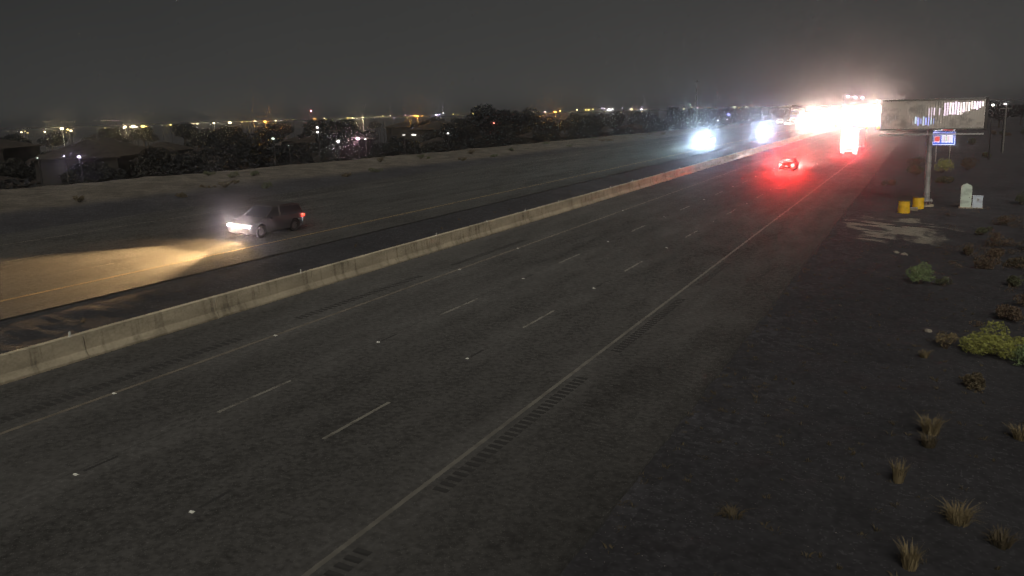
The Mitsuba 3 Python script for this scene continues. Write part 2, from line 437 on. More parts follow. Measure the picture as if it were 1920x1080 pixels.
def shrub_proto(seed, r0, h, leaves, size, lumps=7):
    r = np.random.default_rng(seed); cs, rs, st = [], [], []
    for k in range(lumps):
        a, d = r.uniform(0, 6.28), r0 * r.uniform(0.1, 0.72); c = np.array([math.cos(a) * d, math.sin(a) * d, h * r.uniform(0.32, 0.70)]); cs.append(c); rs.append(min(r0, h) * r.uniform(0.30, 0.5))
        st.append(tube((c[0] * .1, c[1] * .1, -0.05), c, 0.02, 0.006, 5))
    lf = leaf_cloud(cs, rs, leaves, size, seed + 9, 0.85); lf.vertices[:, 2] = np.maximum(lf.vertices[:, 2], 0.02)
    return cat(*st), lf


def grass_proto(seed, r0, h, blades):
    r = np.random.default_rng(seed); vs, fs = [], []
    for k in range(blades):
        a, d = r.uniform(0, 6.28), r0 * 0.35 * math.sqrt(r.uniform()); b = np.array([math.cos(a) * d, math.sin(a) * d, -0.02])
        o = np.array([math.cos(a + r.normal() * .5), math.sin(a + r.normal() * .5), 0]); L = h * r.uniform(0.5, 1.1); lean = r.uniform(0.1, 0.9) * r0 / max(h, .1)
        w = np.array([-o[1], o[0], 0]) * 0.012
        mid = b + np.array([0, 0, L * .6]) + o * L * lean * 0.35; tip = b + np.array([0, 0, L * (1 - 0.25 * lean)]) + o * L * lean
        n0 = len(vs) ; vs += [b - w, b + w, mid + w * .7, mid - w * .7, tip]; fs += [(n0, n0 + 1, n0 + 2), (n0, n0 + 2, n0 + 3), (n0 + 3, n0 + 2, n0 + 4)]
    return trimesh.Trimesh(np.array(vs), np.array(fs), process=False)


# ---------------------------------------------------------------- verge on the right: shrubs, dry grass, stones
def shrub(x, y, r0, h, leaf, label, seed, leaves=900, size=0.06, group=None, name='shrub'):
    st, lf = shrub_proto(seed, r0, h, leaves, size); k = thing(name, label, 'shrub', group)
    m = M(x, y, float(ground_z(x, y)) - 0.02, 0.3 * seed); part(k, 'stems', ply(st, 'bark'), m); part(k, 'foliage', ply(lf, 'leaf_' + leaf), m)


def clump(x, y, r0, h, leaf, label, seed, blades=140, group=None):
    k = thing('grass_clump', label, 'grass clump', group); scene[k] = {**ply(grass_proto(seed, r0, h, blades), 'leaf_' + leaf), 'to_world': tw(M(x, y, float(ground_z(x, y))))}


shrub(21.0, 46.5, 0.85, 1.25, 'shrub_green', 'round grey green shrub alone on the dark verge below the pale dirt', 11, 1900, 0.05)
shrub(23.6, 34.6, 1.15, 1.05, 'shrub_yellow', 'large yellow green bush at the right, brightest plant on the verge', 12, 2600, 0.055)
shrub(25.1, 33.6, 0.95, 0.9, 'shrub_green', 'green bush at the right edge touching the yellow green bush', 13, 1900, 0.05)
shrub(22.0, 34.6, 0.55, 0.75, 'dry', 'thin brown shrub left of the large yellow green bush', 14, 420, 0.05)
shrub(22.0, 46.6, 0.4, 0.55, 'shrub_dull', 'small dull shrub just right of the round green shrub', 15, 500, 0.045)
clump(21.55, 25.0, 0.55, 0.6, 'dry', 'straw coloured grass clump with a fan of blades, middle of the right verge', 21, 170)
clump(21.5, 24.0, 0.45, 0.4, 'dry_dim', 'dull dry grass clump just below the fan shaped straw clump', 22, 120)
clump(20.85, 21.2, 0.32, 0.62, 'dry', 'narrow upright straw grass clump, nearest the paved edge', 23, 110)
clump(22.1, 19.6, 0.6, 0.5, 'dry', 'wide yellowish grass clump near the lower right corner', 24, 170)
clump(22.9, 19.0, 0.5, 0.4, 'dry_dim', 'dull grass clump beside the wide yellowish clump at lower right', 25, 130)
clump(21.2, 17.2, 0.38, 0.6, 'dry', 'greenish straw grass clump at the bottom edge of the picture', 26, 130)
clump(23.8, 25.9, 0.5, 0.5, 'dry', 'yellowish grass clump at the right edge of the picture', 27, 120)
clump(21.3, 32.9, 0.35, 0.35, 'dry', 'small dry grass clump left of the thin brown shrub', 28, 90)
clump(17.6, 17.6, 0.5, 0.25, 'dry_dim', 'low dim grass clump on the bare verge near the bottom', 29, 90)
spots = [(24.6, 41, .9, .7, 'brown_brush'), (26.4, 47, 1.2, .9, 'brown_brush'), (24.2, 53, 1.0, .8, 'brown_brush'), (27.5, 57, 1.4, 1.0, 'shrub_dull'), (25.4, 62, 1.2, .9, 'brown_brush'), (29, 68, 1.5, 1.1, 'shrub_dull'),
         (23.4, 57.5, .7, .6, 'dry_dim'), (27.9, 39.5, 1.1, .9, 'brown_brush'), (28.5, 50, 1.3, 1.0, 'brown_brush'), (30, 78, 1.6, 1.2, 'shrub_dull'), (26.6, 73, 1.2, .9, 'brown_brush'), (31, 61, 1.5, 1.1, 'brown_brush'),
         (23.0, 30.0, .6, .5, 'dry_dim'), (26.0, 36.4, .8, .6, 'brown_brush'), (28.6, 88, 1.4, 1.2, 'shrub_dull'), (33, 92, 1.8, 1.4, 'shrub_dull'), (26.0, 54.6, .9, .7, 'dry_dim'), (25.6, 44, .9, .6, 'brown_brush'), (27.2, 43, 1.0, .8, 'dry_dim'), (26.8, 50.5, 1.1, .8, 'brown_brush'), (25.0, 57.6, .9, .7, 'brown_brush'), (28.9, 54, 1.2, .9, 'dry_dim'), (27.2, 61, 1.1, .8, 'dry_dim'), (24.5, 66, .9, .6, 'shrub_dull'), (29.4, 46.5, 1.0, .8, 'shrub_dull'), (25.2, 48.6, .8, .6, 'shrub_dull')]
for q, (x, y, r0, h, lf) in enumerate(spots):
    shrub(x, y, r0, h, lf, 'low dark desert brush on the right verge', 100 + q, 900, 0.06, 'dark brush on the right verge', 'desert_brush')
for q, (x, y, r0, h, lf, lab) in enumerate([(19.6, 112, 1.2, 1.6, 'shrub_dull', 'pale round bush left of the message sign pole, lower of two'), (19.4, 128, 1.3, 1.5, 'dry_dim', 'pale bush left of the message sign pole, higher up the verge'), (22.4, 120, 1.6, 2.0, 'shrub_yellow', 'yellow green bush right behind the message sign pole'),
                                         (22.6, 106, 1.0, .9, 'shrub_dull', 'grey green bush right of the message sign pole at mid height'), (25.5, 128, 2.2, 1.8, 'brown_brush', 'wide brown bush below the blue sign'), (17.4, 98, .9, .6, 'dry_dim', 'low dry bush on the shoulder left of the message sign pole')]):
    shrub(x, y, r0, h, lf, lab, 200 + q, 1100, 0.09)
for q in range(26):
    x, y = rng.uniform(28, 75), rng.uniform(95, 260)
    shrub(x, y, rng.uniform(1, 2.2), rng.uniform(.9, 2.0), 'shrub_dull' if q % 3 else 'brown_brush', 'dark bush on the open ground far right', 300 + q % 4, 800, 0.12, 'dark bushes far right', 'desert_brush')
# stones
def rock(r0, seed):
    m = trimesh.creation.icosphere(2, r0); v = m.vertices; m.vertices = v * (0.7 + 0.6 * meshkit.fbm(v / r0 * 1.3 + seed, 3, seed))[:, None] * [1, 0.8, 0.6]; return m
for x, y, r0, lab in ((19.55, 55.7, .17, 'pale stone on the verge, left one of a close pair'), (20.0, 55.3, .2, 'pale stone on the verge, right one of a close pair'), (21.4, 36.6, .15, 'single tan stone above the thin brown shrub')):
    k = thing('stone', lab, 'stone'); scene[k] = {**ply(rock(r0, len(used)), 'stone', smooth=True), 'to_world': tw(M(x, y, float(ground_z(x, y)) + 0.03))}
# thin dead stems and pebbles all over the verge
gr = []
for q in range(420):
    x = 15.25 + 8.5 * rng.uniform() ** 1.5; y = rng.uniform(12, 60); g = grass_proto(500 + q, rng.uniform(.1, .3), rng.uniform(.05, .16), 12); g.apply_translation((x, y, float(ground_z(x, y)))); gr.append(g)
for q in range(40):
    x = rng.uniform(-9.6, -4.4); y = rng.uniform(14, 90); g = grass_proto(900 + q, rng.uniform(.2, .4), rng.uniform(.1, .3), 14); g.apply_translation((x, y, float(ground_z(x, y)))); gr.append(g)
k = numbered('dead_grass'); scene[k] = ply(cat(*gr), 'leaf_dry_dim'); labels[k] = {'label': 'thin dead grass scattered over the verge and median', 'category': 'grass', 'kind': 'stuff'}
pb = []
for q in range(700):
    x = 15.3 + 8.5 * rng.uniform() ** 1.6; y = 11 + 45 * rng.uniform() ** 1.5; s = rng.uniform(.008, .022); b = trimesh.creation.icosphere(0, s); b.vertices *= [1, .8, .55]; b.apply_translation((x, y, float(ground_z(x, y)) + s * .3)); pb.append(b)
k = numbered('gravel'); scene[k] = ply(cat(*pb), 'gravel'); labels[k] = {'label': 'loose gravel strewn along the paved edge', 'category': 'gravel', 'kind': 'stuff'}
sc_ = []
for q in range(330):
    x, y = rng.uniform(21.5, 36), 22 + 70 * rng.uniform()
    if meshkit.fbm(np.array([x * .28, y * .16, 3.0]), 3, 8) < .47 + .12 * (x < 24) + .1 * (y < 34): continue
    r0 = rng.uniform(.25, .7); g = leaf_cloud([np.array([0, 0, r0 * .45]), np.array([r0 * .5, r0 * .3, r0 * .35])], [r0 * .6, r0 * .5], 70, .045, 700 + q, .7); g.vertices[:, 2] = np.maximum(g.vertices[:, 2], .01)
    g.apply_translation((x, y, float(ground_z(x, y)))); sc_.append(g)
k = numbered('brown_scrub'); scene[k] = ply(cat(*sc_), 'leaf_brown_brush'); labels[k] = {'label': 'tangled low brown scrub covering the ground at the right', 'category': 'scrub', 'kind': 'stuff'}
# weeds on the bank beyond the opposing lanes
for q in range(44):
    y = rng.uniform(38, 260); e = float(np.interp(y, EDGE_Y, EDGE_X)); x = rng.uniform(e + 0.5, -28.5)
    shrub(x, y, rng.uniform(.4, .9), rng.uniform(.3, .7), 'dry_dim' if q % 2 else 'shrub_dull', 'low scrub on the tan bank beyond the opposing lanes', 340 + q % 5, 300, 0.07, 'scrub on the far bank', 'desert_brush')

# ---------------------------------------------------------------- roadside message sign on its pole, with barrels and cabinets
SX, SY = 20.9, 82.0
gz = float(ground_z(SX, SY))
ms = thing('message_sign', 'wide electronic message sign with a ribbed grey face on one tall pole', 'sign')
part(ms, 'pole', ply(tube((SX + .05, SY + .2, gz + .55), (SX - .05, SY + .2, 5.3), .26, .21, 24), 'galvanised', smooth=50))
part(ms, 'base_plate', ply(cat(box(SX - .55, SX + .55, SY - .35, SY + .75, gz + .47, gz + .56, .01), *[tube((SX + .05 + .38 * math.cos(t), SY + .2 + .38 * math.sin(t), gz + .1), (SX + .05 + .38 * math.cos(t), SY + .2 + .38 * math.sin(t), gz + .68), .03) for t in np.arange(8) * math.pi / 4]), 'galvanised'))
part(ms, 'footing', ply(tube((SX + .05, SY + .2, gz - .4), (SX + .05, SY + .2, gz + .16), .62, .62, 28), 'concrete', smooth=40))
hx0, hx1, hz0, hz1 = 16.9, 24.85, 5.2, 7.72
hs = part(ms, 'housing', ply(box(hx0, hx1, SY - .45, SY + .5, hz0, hz1, .03), 'panel_grey'))
part(ms, 'end_cap', ply(box(hx1 + .002, hx1 + .24, SY - .38, SY + .5, hz0 - .1, hz1 + .05, .03), 'panel_side'), label='dark end box at the right of the sign')
part(ms, 'top_rail', ply(box(hx0 - .02, hx1, SY - .56, SY - .452, hz1 - .10, hz1 + .03, .015), 'post_steel'))
part(ms, 'bottom_rail', ply(box(hx0 - .02, hx1, SY - .56, SY - .452, hz0 - .03, hz0 + .09, .015), 'post_steel'))
part(ms, 'catwalk', ply(cat(box(hx0, hx1, SY - 1.25, SY - .5, hz0 - .42, hz0 - .37), *[box(x, x + .06, SY - 1.25, SY + .3, hz0 - .49, hz0 - .42) for x in np.arange(hx0 + .2, hx1, 1.25)]), 'panel_side'))
part(ms, 'catwalk_edge', ply(box(hx0, hx1, SY - 1.30, SY - 1.252, hz0 - .46, hz0 - .32), 'galvanised'))
rib = ply(box(-.028, .028, -.07, 0, hz0 + .09, hz1 - .10, .008), 'panel_grey')
nr = 40
for q in range(nr):
    part(hs, 'rib', rib, M(hx0 + .1 + (hx1 - hx0 - .2) * q / (nr - 1), SY - .452, 0))
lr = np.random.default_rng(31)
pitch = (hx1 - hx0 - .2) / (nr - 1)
def streak(u0, u1, z0, z1, c): part(hs, 'glow_streak', ply(box(u0, u1, SY - .475, SY - .452, z0, z1), 'lens_off'), None, emitter=emit(c))  # glowing strips added to imitate the coloured light streaks on the face
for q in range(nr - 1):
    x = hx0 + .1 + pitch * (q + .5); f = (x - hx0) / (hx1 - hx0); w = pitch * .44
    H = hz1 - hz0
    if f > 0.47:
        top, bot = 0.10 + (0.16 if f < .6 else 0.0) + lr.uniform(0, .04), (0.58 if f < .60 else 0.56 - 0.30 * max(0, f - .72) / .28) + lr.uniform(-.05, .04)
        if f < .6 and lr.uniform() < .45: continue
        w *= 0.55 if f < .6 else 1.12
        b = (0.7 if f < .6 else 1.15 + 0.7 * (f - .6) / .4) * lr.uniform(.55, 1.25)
        streak(x - w, x + w, hz1 - bot * H, hz1 - top * H, (1.02 * b, .78 * b, .98 * b) if lr.uniform() < .75 else (1.0 * b, .85 * b, .8 * b))
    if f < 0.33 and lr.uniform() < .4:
        t_ = lr.uniform(.5, .8); b = lr.uniform(.22, .5); streak(x - w * .35, x + w * .35, hz1 - (t_ + lr.uniform(.05, .16)) * H, hz1 - t_ * H, (b, .86 * b, .84 * b))
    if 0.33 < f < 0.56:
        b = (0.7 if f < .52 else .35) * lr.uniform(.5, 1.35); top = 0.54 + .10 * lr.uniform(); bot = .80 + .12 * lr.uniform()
        streak(x - w * lr.uniform(.5, 1.1), x + w * lr.uniform(.5, 1.1), hz1 - min(bot, .93) * H, hz1 - max(top, .6 if f > .47 else 0) * H, (.42 * b, .50 * b, 1.5 * b) if lr.uniform() < .7 else (.7 * b, .95 * b, 1.15 * b))


def barrel(x, y, label):
    k = thing('sand_barrel', label, 'barrel'); m = M(x, y, float(ground_z(x, y)))
    part(k, 'drum', ply(lathe([(0, 0), (.44, 0), (.47, .03), (.45, .30), (.47, .33), (.445, .36), (.44, .66), (.46, .69), (.44, .72), (.43, .98), (.45, 1.0), (0, 1.0)], 32), 'barrel_yellow', smooth=30), m)
    part(k, 'lid', ply(lathe([(0, 1.001), (.47, 1.001), (.48, 1.03), (.44, 1.07), (0, 1.09)], 32), 'barrel_lid', smooth=30), m)


barrel(19.35, 75.8, 'yellow sand filled crash barrel, nearer and left of the pair'); barrel(20.35, 79.6, 'yellow sand filled crash barrel closest to the sign pole')
k = thing('ground_box', 'low grey concrete pull box between the barrels and the sign pole', 'utility box'); m = M(19.9, 77.6, float(ground_z(19.9, 77.6)))
part(k, 'body', ply(box(-.45, .45, -.3, .3, -.2, .22, .02), 'concrete'), m); part(k, 'cover', ply(box(-.41, .41, -.26, .26, .222, .25, .01), 'galvanised'), m)
cb = thing('control_cabinet', 'tall pale green control cabinet with a rounded top on the verge', 'cabinet'); cx, cy = 24.0, 82.6; cz = float(ground_z(cx, cy))
cs = CS([np.array([(-.42, 0), (.42, 0), (.42, 1.72), (.30, 1.86), (.12, 1.92), (-.12, 1.92), (-.30, 1.86), (-.42, 1.72)])])
q = m3.Manifold.extrude(cs, .75).to_mesh(); vv = np.array(q.vert_properties[:, :3], float)
part(cb, 'body', ply(trimesh.Trimesh(np.stack([vv[:, 0], .375 - vv[:, 2], vv[:, 1]], 1) + [cx, cy, cz + .06], np.array(q.tri_verts), process=False), 'cabinet_paint', smooth=30))
dk = part(cb, 'door', ply(box(cx - .37, cx + .37, cy - .405, cy - .377, cz + .16, cz + 1.70, .01), 'cabinet_paint')); part(dk, 'handle', ply(box(cx + .24, cx + .27, cy - .44, cy - .406, cz + .85, cz + 1.05, .006), 'dark_metal'))
part(cb, 'plinth', ply(box(cx - .52, cx + .52, cy - .5, cy + .5, cz - .3, cz + .058, .02), 'concrete')); part(cb, 'vent_cap', ply(tube((cx, cy, cz + 1.97), (cx, cy, cz + 2.1), .09, .06), 'cabinet_paint'))
pd = thing('meter_pedestal', 'short bluish white metal pedestal box right of the tall cabinet', 'cabinet'); cx, cy = 24.92, 83.0; cz = float(ground_z(cx, cy))
part(pd, 'body', ply(box(cx - .38, cx + .38, cy - .3, cy + .3, cz + .05, cz + 1.0, .03), 'pedestal_paint')); part(pd, 'lid', ply(box(cx - .41, cx + .41, cy - .33, cy + .33, cz + 1.003, cz + 1.06, .015), 'pedestal_paint'))
part(pd, 'meter', ply(tube((cx, cy - .302, cz + .75), (cx, cy - .36, cz + .75), .1, .09, 20), 'galvanised', smooth=40)); part(pd, 'plinth', ply(box(cx - .45, cx + .45, cy - .38, cy + .38, cz - .3, cz + .048, .02), 'concrete'))

# blue roadside sign behind
LY = 141.0; lz = float(ground_z(22.6, LY))
ls = thing('service_sign', 'blue roadside sign with a red disc panel and a white panel below the message sign', 'sign')
bd = part(ls, 'board', ply(box(21.1, 24.15, LY, LY + .06, 1.0, 2.98, .02), 'sign_blue'))
part(bd, 'border', ply(cat(box(21.16, 24.09, LY - .006, LY - .002, 2.86, 2.93), box(21.16, 24.09, LY - .006, LY - .002, 1.05, 1.16), box(23.98, 24.09, LY - .0065, LY - .0025, 1.16, 2.86), box(21.16, 21.22, LY - .0065, LY - .0025, 1.16, 2.86)), 'sign_white'))
lp = part(bd, 'logo_panel', ply(box(21.28, 22.12, LY - .02, LY - .003, 1.42, 2.42, .006), 'sign_pink')); part(lp, 'disc', ply(tube((21.74, LY - .028, 1.92), (21.74, LY - .0205, 1.92), .34, .34, 28), 'sign_red'))
lp = part(bd, 'logo_panel', ply(box(22.3, 23.8, LY - .02, LY - .003, 1.38, 2.55, .006), 'sign_white'))
for x0, mt in ((22.62, 'sign_pink'), (22.86, 'sign_green'), (23.1, 'sign_pink')): part(lp, 'mark', ply(box(x0, x0 + .13, LY - .026, LY - .0205, 1.6, 2.3), mt))
pq = part(ls, 'exit_plaque', ply(box(21.15, 24.0, LY, LY + .05, 3.08, 3.46, .01), 'sign_white')); part(pq, 'red_band', ply(box(22.3, 23.75, LY - .01, LY - .002, 3.12, 3.42, .003), 'sign_red'))
for x0 in (21.3, 21.62, 21.94): part(pq, 'mark', ply(box(x0, x0 + .2, LY - .008, LY - .002, 3.17, 3.37), 'black_trim'))
for x in (21.7, 23.5): part(ls, 'post', ply(box(x - .07, x + .07, LY + .062, LY + .2, lz - .4, 3.4, .01), 'post_steel'))

# ---------------------------------------------------------------- vehicles
def width_warp(m, w, zmid=.62, bulge=.07, nose=.16, L=4.6, top=None):
    v = m.vertices.copy(); s = 1 - bulge * ((v[:, 2] - zmid) / .45) ** 2
    t = np.clip((np.abs(v[:, 1]) - L / 2 + .75) / .75, 0, 1); s *= 1 - nose * t * t
    v[:, 0] *= s; m.vertices = v; return m


TYRE = {}
def wheel_ply(r0):
    if r0 not in TYRE:
        rot = trimesh.transformations.rotation_matrix(math.pi / 2, [0, 1, 0])
        ty = lathe([(r0 * .62, -.1), (r0 * .93, -.11), (r0, -.08), (r0, .08), (r0 * .93, .11), (r0 * .62, .1), (r0 * .62, -.1)], 28); ty.apply_transform(rot)
        ri = cat(lathe([(0, -.06), (r0 * .61, -.07), (r0 * .61, .07), (0, .06)], 24), *[box(-.03, .03, .05, r0 * .6, -.09, .09) .apply_transform(trimesh.transformations.rotation_matrix(t, [0, 0, 1])) for t in np.arange(5) * 2 * math.pi / 5]); ri.apply_transform(rot)
        TYRE[r0] = (ply(ty, 'tyre', smooth=40), ply(ri, 'rim', smooth=30))
    return TYRE[r0]


def spot(key, pos, target, c, cutoff, beam=None, w=1.0):
    scene[key] = {'type': 'spot', 'to_world': T().look_at(origin=[float(a) for a in pos], target=[float(a) for a in target], up=[0, 0, 1]), 'intensity': rgb(*[a * G for a in c]), 'cutoff_angle': float(cutoff), 'beam_width': float(beam or cutoff * .6), 'sampling_weight': float(w)}


BODY = {}
def car_meshes(kind):
    if kind in BODY: return BODY[kind]
    if kind == 'sedan': L, W, H, belt, low, roof = 4.75, 1.84, 1.46, .92, .2, [(-2.02, .92), (-1.25, 1.40), (-.55, 1.46), (.25, 1.42), (1.25, .94)]
    elif kind == 'suv': L, W, H, belt, low, roof = 4.85, 1.94, 1.74, 1.08, .26, [(-2.28, 1.06), (-2.05, 1.62), (-1.5, 1.74), (.15, 1.70), (1.05, 1.09)]
    else: L, W, H, belt, low, roof = 5.7, 2.0, 1.88, 1.16, .3, [(-.75, 1.12), (-.62, 1.82), (.2, 1.88), (.75, 1.8), (1.45, 1.18)]
    h = L / 2; r0 = .33 if kind == 'sedan' else .38
    ax = (-h + .98, h - .92)
    prof = [(-h + .08, low + .12), (-h, low + .35), (-h + .03, belt - .12), (-h + .14, belt), (roof[-1][0] + .1, belt + .03), (h - .6, belt - .12), (h - .12, belt - .26), (h, low + .40), (h - .05, low + .1), (h - .3, low), (-h + .3, low)]
    b = m3.Manifold.extrude(CS([np.array(prof[::-1], float)]), W)
    for a in ax:
        b = b - m3.Manifold.cylinder(W + 1, r0 + .07, r0 + .07, 28).translate((a, r0, -.5))
    b = b.refine_to_length(.16); q = b.to_mesh(); v = np.array(q.vert_properties[:, :3], float)
    body = width_warp(trimesh.Trimesh(np.stack([v[:, 2] - W / 2, v[:, 0], v[:, 1]], 1), np.array(q.tri_verts), process=False), W, L=L)
    gpoly = [(roof[0][0], belt - .02)] + roof[1:-1] + [(roof[-1][0], belt - .02)]
    def green(poly, w):
        g = profile_solid(poly[::-1], w, .15); vv = g.vertices.copy(); vv[:, 0] *= 1 - .22 * np.clip((vv[:, 2] - belt) / (H - belt), 0, 1) ** 1.2; g.vertices = vv; return g
    glass = green(gpoly, W * .90)
    rp = [roof[1], roof[2], roof[3]]; rpoly = [(rp[0][0] - .04, rp[0][1] - .05)] + [(a, c + .012) for a, c in rp] + [(rp[2][0] + .12, rp[2][1] - .06)]
    top = green(rpoly, W * .915)
    pillars = []
    for (a, b_) in ((roof[-1], roof[-2]), (roof[0], roof[1]), ((-.2, belt), (-.25, H - .03))):
        for s in (-1, 1):
            pillars.append(tube((s * W * .452, a[0], belt - .02), (s * W * .452 * .80, b_[0], b_[1] - .02), .045, .045, 6))
    BODY[kind] = dict(L=L, W=W, H=H, belt=belt, low=low, r0=r0, ax=ax, body=body, glass=glass, top=cat(top, *pillars), zl=low + .47, zt=belt - .17)
    return BODY[kind]


def car(name, label, kind, paint, x, y, rz, group=None, head=None, tail=None, head_on=True, bar=None, cat_='car', hw=0.0):
    """Placed on the banked road at (x, y); rz 0 drives away from the camera."""
    d = car_meshes(kind); k = thing(name, label, cat_, group); m = RY4 @ M(x, y, 0, rz); h = d['L'] / 2; W = d['W']
    for nm, key, mt, sm in (('body', 'body', 'paint_' + paint, 35), ('roof', 'top', 'paint_' + paint, 35), ('windows', 'glass', 'car_glass', 30)):
        ck = key + paint
        if ck not in d: d[ck] = ply(d[key], mt, smooth=sm)
        part(k, nm, d[ck], m)
    ty, ri = wheel_ply(d['r0'])
    for a in d['ax']:
        for s in (-1, 1):
            wk = part(k, 'wheel', ty, m @ M(s * (W / 2 - .14), a, d['r0'])); part(wk, 'rim', ri, m @ M(s * (W / 2 - .14), a, d['r0']))
    for s in (-1, 1):
        xx = s * (W / 2 - .32)
        lens = box(xx - .19, xx + .19, h - .16, h - .0, d['zl'] - .075, d['zl'] + .075, .04)
        part(k, 'headlight', ply(lens, 'lens_off'), m, **({'emitter': emit(head, hw)} if head else {}))
        xx = s * (W / 2 - .20)
        tl = box(xx - .17, xx + .15, -h - .015, -h + .30, d['zt'] - .085, d['zt'] + .085, .03)
        part(k, 'taillight', ply(tl, 'paint_red'), m, **({'emitter': emit(tail)} if tail else {}))
        part(k, 'mirror', ply(box(s * W / 2 - .10 + s * .06, s * W / 2 + .10 + s * .06, .62, .74, d['belt'] - .03, d['belt'] + .13, .03), 'black_trim'), m)
    part(k, 'grille', ply(box(-.38, .38, h - .05, h + .012, d['low'] + .18, d['low'] + .40, .02), 'black_trim'), m)
    part(k, 'rear_bumper', ply(box(-W * .40, W * .40, -h - .05, -h + .15, d['low'] + .14, d['low'] + .34, .04), 'black_trim'), m)
    part(k, 'license_plate', ply(box(-.16, .16, -h - .035, -h - .005, d['zt'] - .20, d['zt'] - .05), 'sign_white'), m)
    if tail: part(k, 'brake_light', ply(box(-.22, .22, -h * .5 - .25, -h * .5 - .2, d['H'] - .1, d['H'] - .05), 'paint_red'), m, emitter=emit(tail))
    if bar:
        for s, c in zip((-1, 1), bar): part(k, 'light_bar', ply(box(min(0, s * .6), max(0, s * .6), -.42, -.18, d['H'] + .02, d['H'] + .15, .03), 'lens_off'), m, label='glowing roof light bar half', emitter=emit(c))
    return k, m, d


def P(m, x, y, z): return (m @ np.array([x, y, z, 1.0]))[:3]


def beams(k, m, d, aims, colour, w=1.0, lat=.6):
    """Headlight beams: each lamp throws a low, a middle and a far cone onto the road."""
    for s in (-1, 1):
        for q, (dist, inten, cut) in enumerate(aims):
            p = P(m, s * lat, d['L'] / 2 + .04, d['zl']); t = P(m, s * lat * 1.25, d['L'] / 2 + dist, 0.0)
            spot(numbered(f'{k}__beam'), p, t, [inten * a for a in colour], cut, w=w)


WARM, COOL, NEUT = (1.0, .61, .26), (.62, .95, 1.0), (1.0, .92, .80)
# the car passing on the left
k, m, d = car('passing_car', 'dark sport utility car crossing at the left with dazzling headlights', 'suv', 'black', -14.9, 39.2, math.pi, head=(60, 52, 60), tail=(5, .22, .12), hw=0.0)
for pitch, cut, inten, yaws in ((3.2, 8, 8000, (-20, -12, -4, 4, 12, 20)), (6.5, 13, 420, (-24, -11, 2, 15)), (12, 24, 150, (-36, -12, 12, 36)), (22, 34, 40, (-34, 0, 34))):
    for yw in yaws:
        a, b_ = math.radians(yw), math.radians(pitch)
        spot(numbered(k + '__beam'), P(m, 0, d['L'] / 2 + .05, d['zl']), P(m, 10 * math.sin(a), d['L'] / 2 + .05 + 10 * math.cos(a), d['zl'] - 10 * math.tan(b_)), [inten * c for c in WARM], cut, .6, w=2.6)
for s in (-1, 1): spot(numbered(k + '__beam'), P(m, s * .64, d['L'] / 2 + .05, d['zl']), CAM, (17, 14, 14.5), 7, 6, w=3.0)  # extra spots added at the headlights, aimed at the camera for their halo
spot(numbered(k + '__beam'), P(m, 0, -2.6, .9), P(m, 0, -9, 0), (1.6, .10, .12), 62, w=.6)
# the car ahead, braking
k, m, d = car('braking_car', 'small car ahead in the middle lane with red brake lights', 'sedan', 'red', 5.4, 109.5, 0, head=(10, 10, 10), tail=(60, 5, 4))  # red body paint carries the glow of the brake lights
beams(k, m, d, [(7, 90, 30), (18, 3200, 12), (45, 4200, 9)], NEUT, .6)
for s in (-1, 1):
    spot(numbered(k + '__beam'), P(m, s * .6, -2.5, .75), P(m, s * .8, -3.6, 0), (120, 3.0, 2.8), 66, 40, w=1.2)
    spot(numbered(k + '__beam'), P(m, s * .6, -2.5, .75), P(m, s * .9, -9, 0), (260, 7, 6), 26, 12, w=1.0)
spot(numbered(k + '__beam'), P(m, 0, 2.5, .7), P(m, -8.9, 22, .5), (1500, 1700, 1950), 22, 10, w=.7)
spot(numbered(k + '__beam'), P(m, 0, -2.6, 1.0), CAM, (120, 5, 4), 14, 10, w=3)  # added red spot towards the camera, only for the tail light halo
spot(numbered(k + '__beam'), P(m, -.8, -2.5, .8), road(-3.4, 90, .4), (1100, 40, 34), 15, 6, w=.8)  # added red spot that tints the barrier, stronger than brake lights reach
spot(numbered(k + '__beam'), P(m, .7, 2.45, .8), (22.6, 141, 2.2), (3600, 3700, 3900), 3.6, 2.4, w=.8)      # extra narrow spot added to brighten the blue sign
# oncoming pair
k, m, d = car('oncoming_car', 'oncoming car with blue white headlights, nearer of two beyond the barrier', 'sedan', 'silver', -15.3, 154.5, math.pi, head=(60, 75, 95), tail=None, hw=.6)
beams(k, m, d, [(6, 90, 32), (16, 1100, 12), (36, 6500, 6)], COOL, .5)
k, m, d = car('oncoming_car', 'oncoming car with blue white headlights, farther of two beyond the barrier', 'suv', 'white', -13.6, 203, math.pi, head=(60, 72, 95), tail=None, hw=.6)
beams(k, m, d, [(8, 120, 30), (24, 2200, 9)], COOL, .3)
for i_, (x, y) in enumerate(((-15.3, 151.7), (-13.6, 200.2))):
    p = road(x, y, .75); spot(numbered(f'oncoming_car{"" if i_ == 0 else "_001"}__beam'), p, CAM, (200, 255, 400), 12, 9, w=14)  # camera-facing spot added to each car for its headlight halo


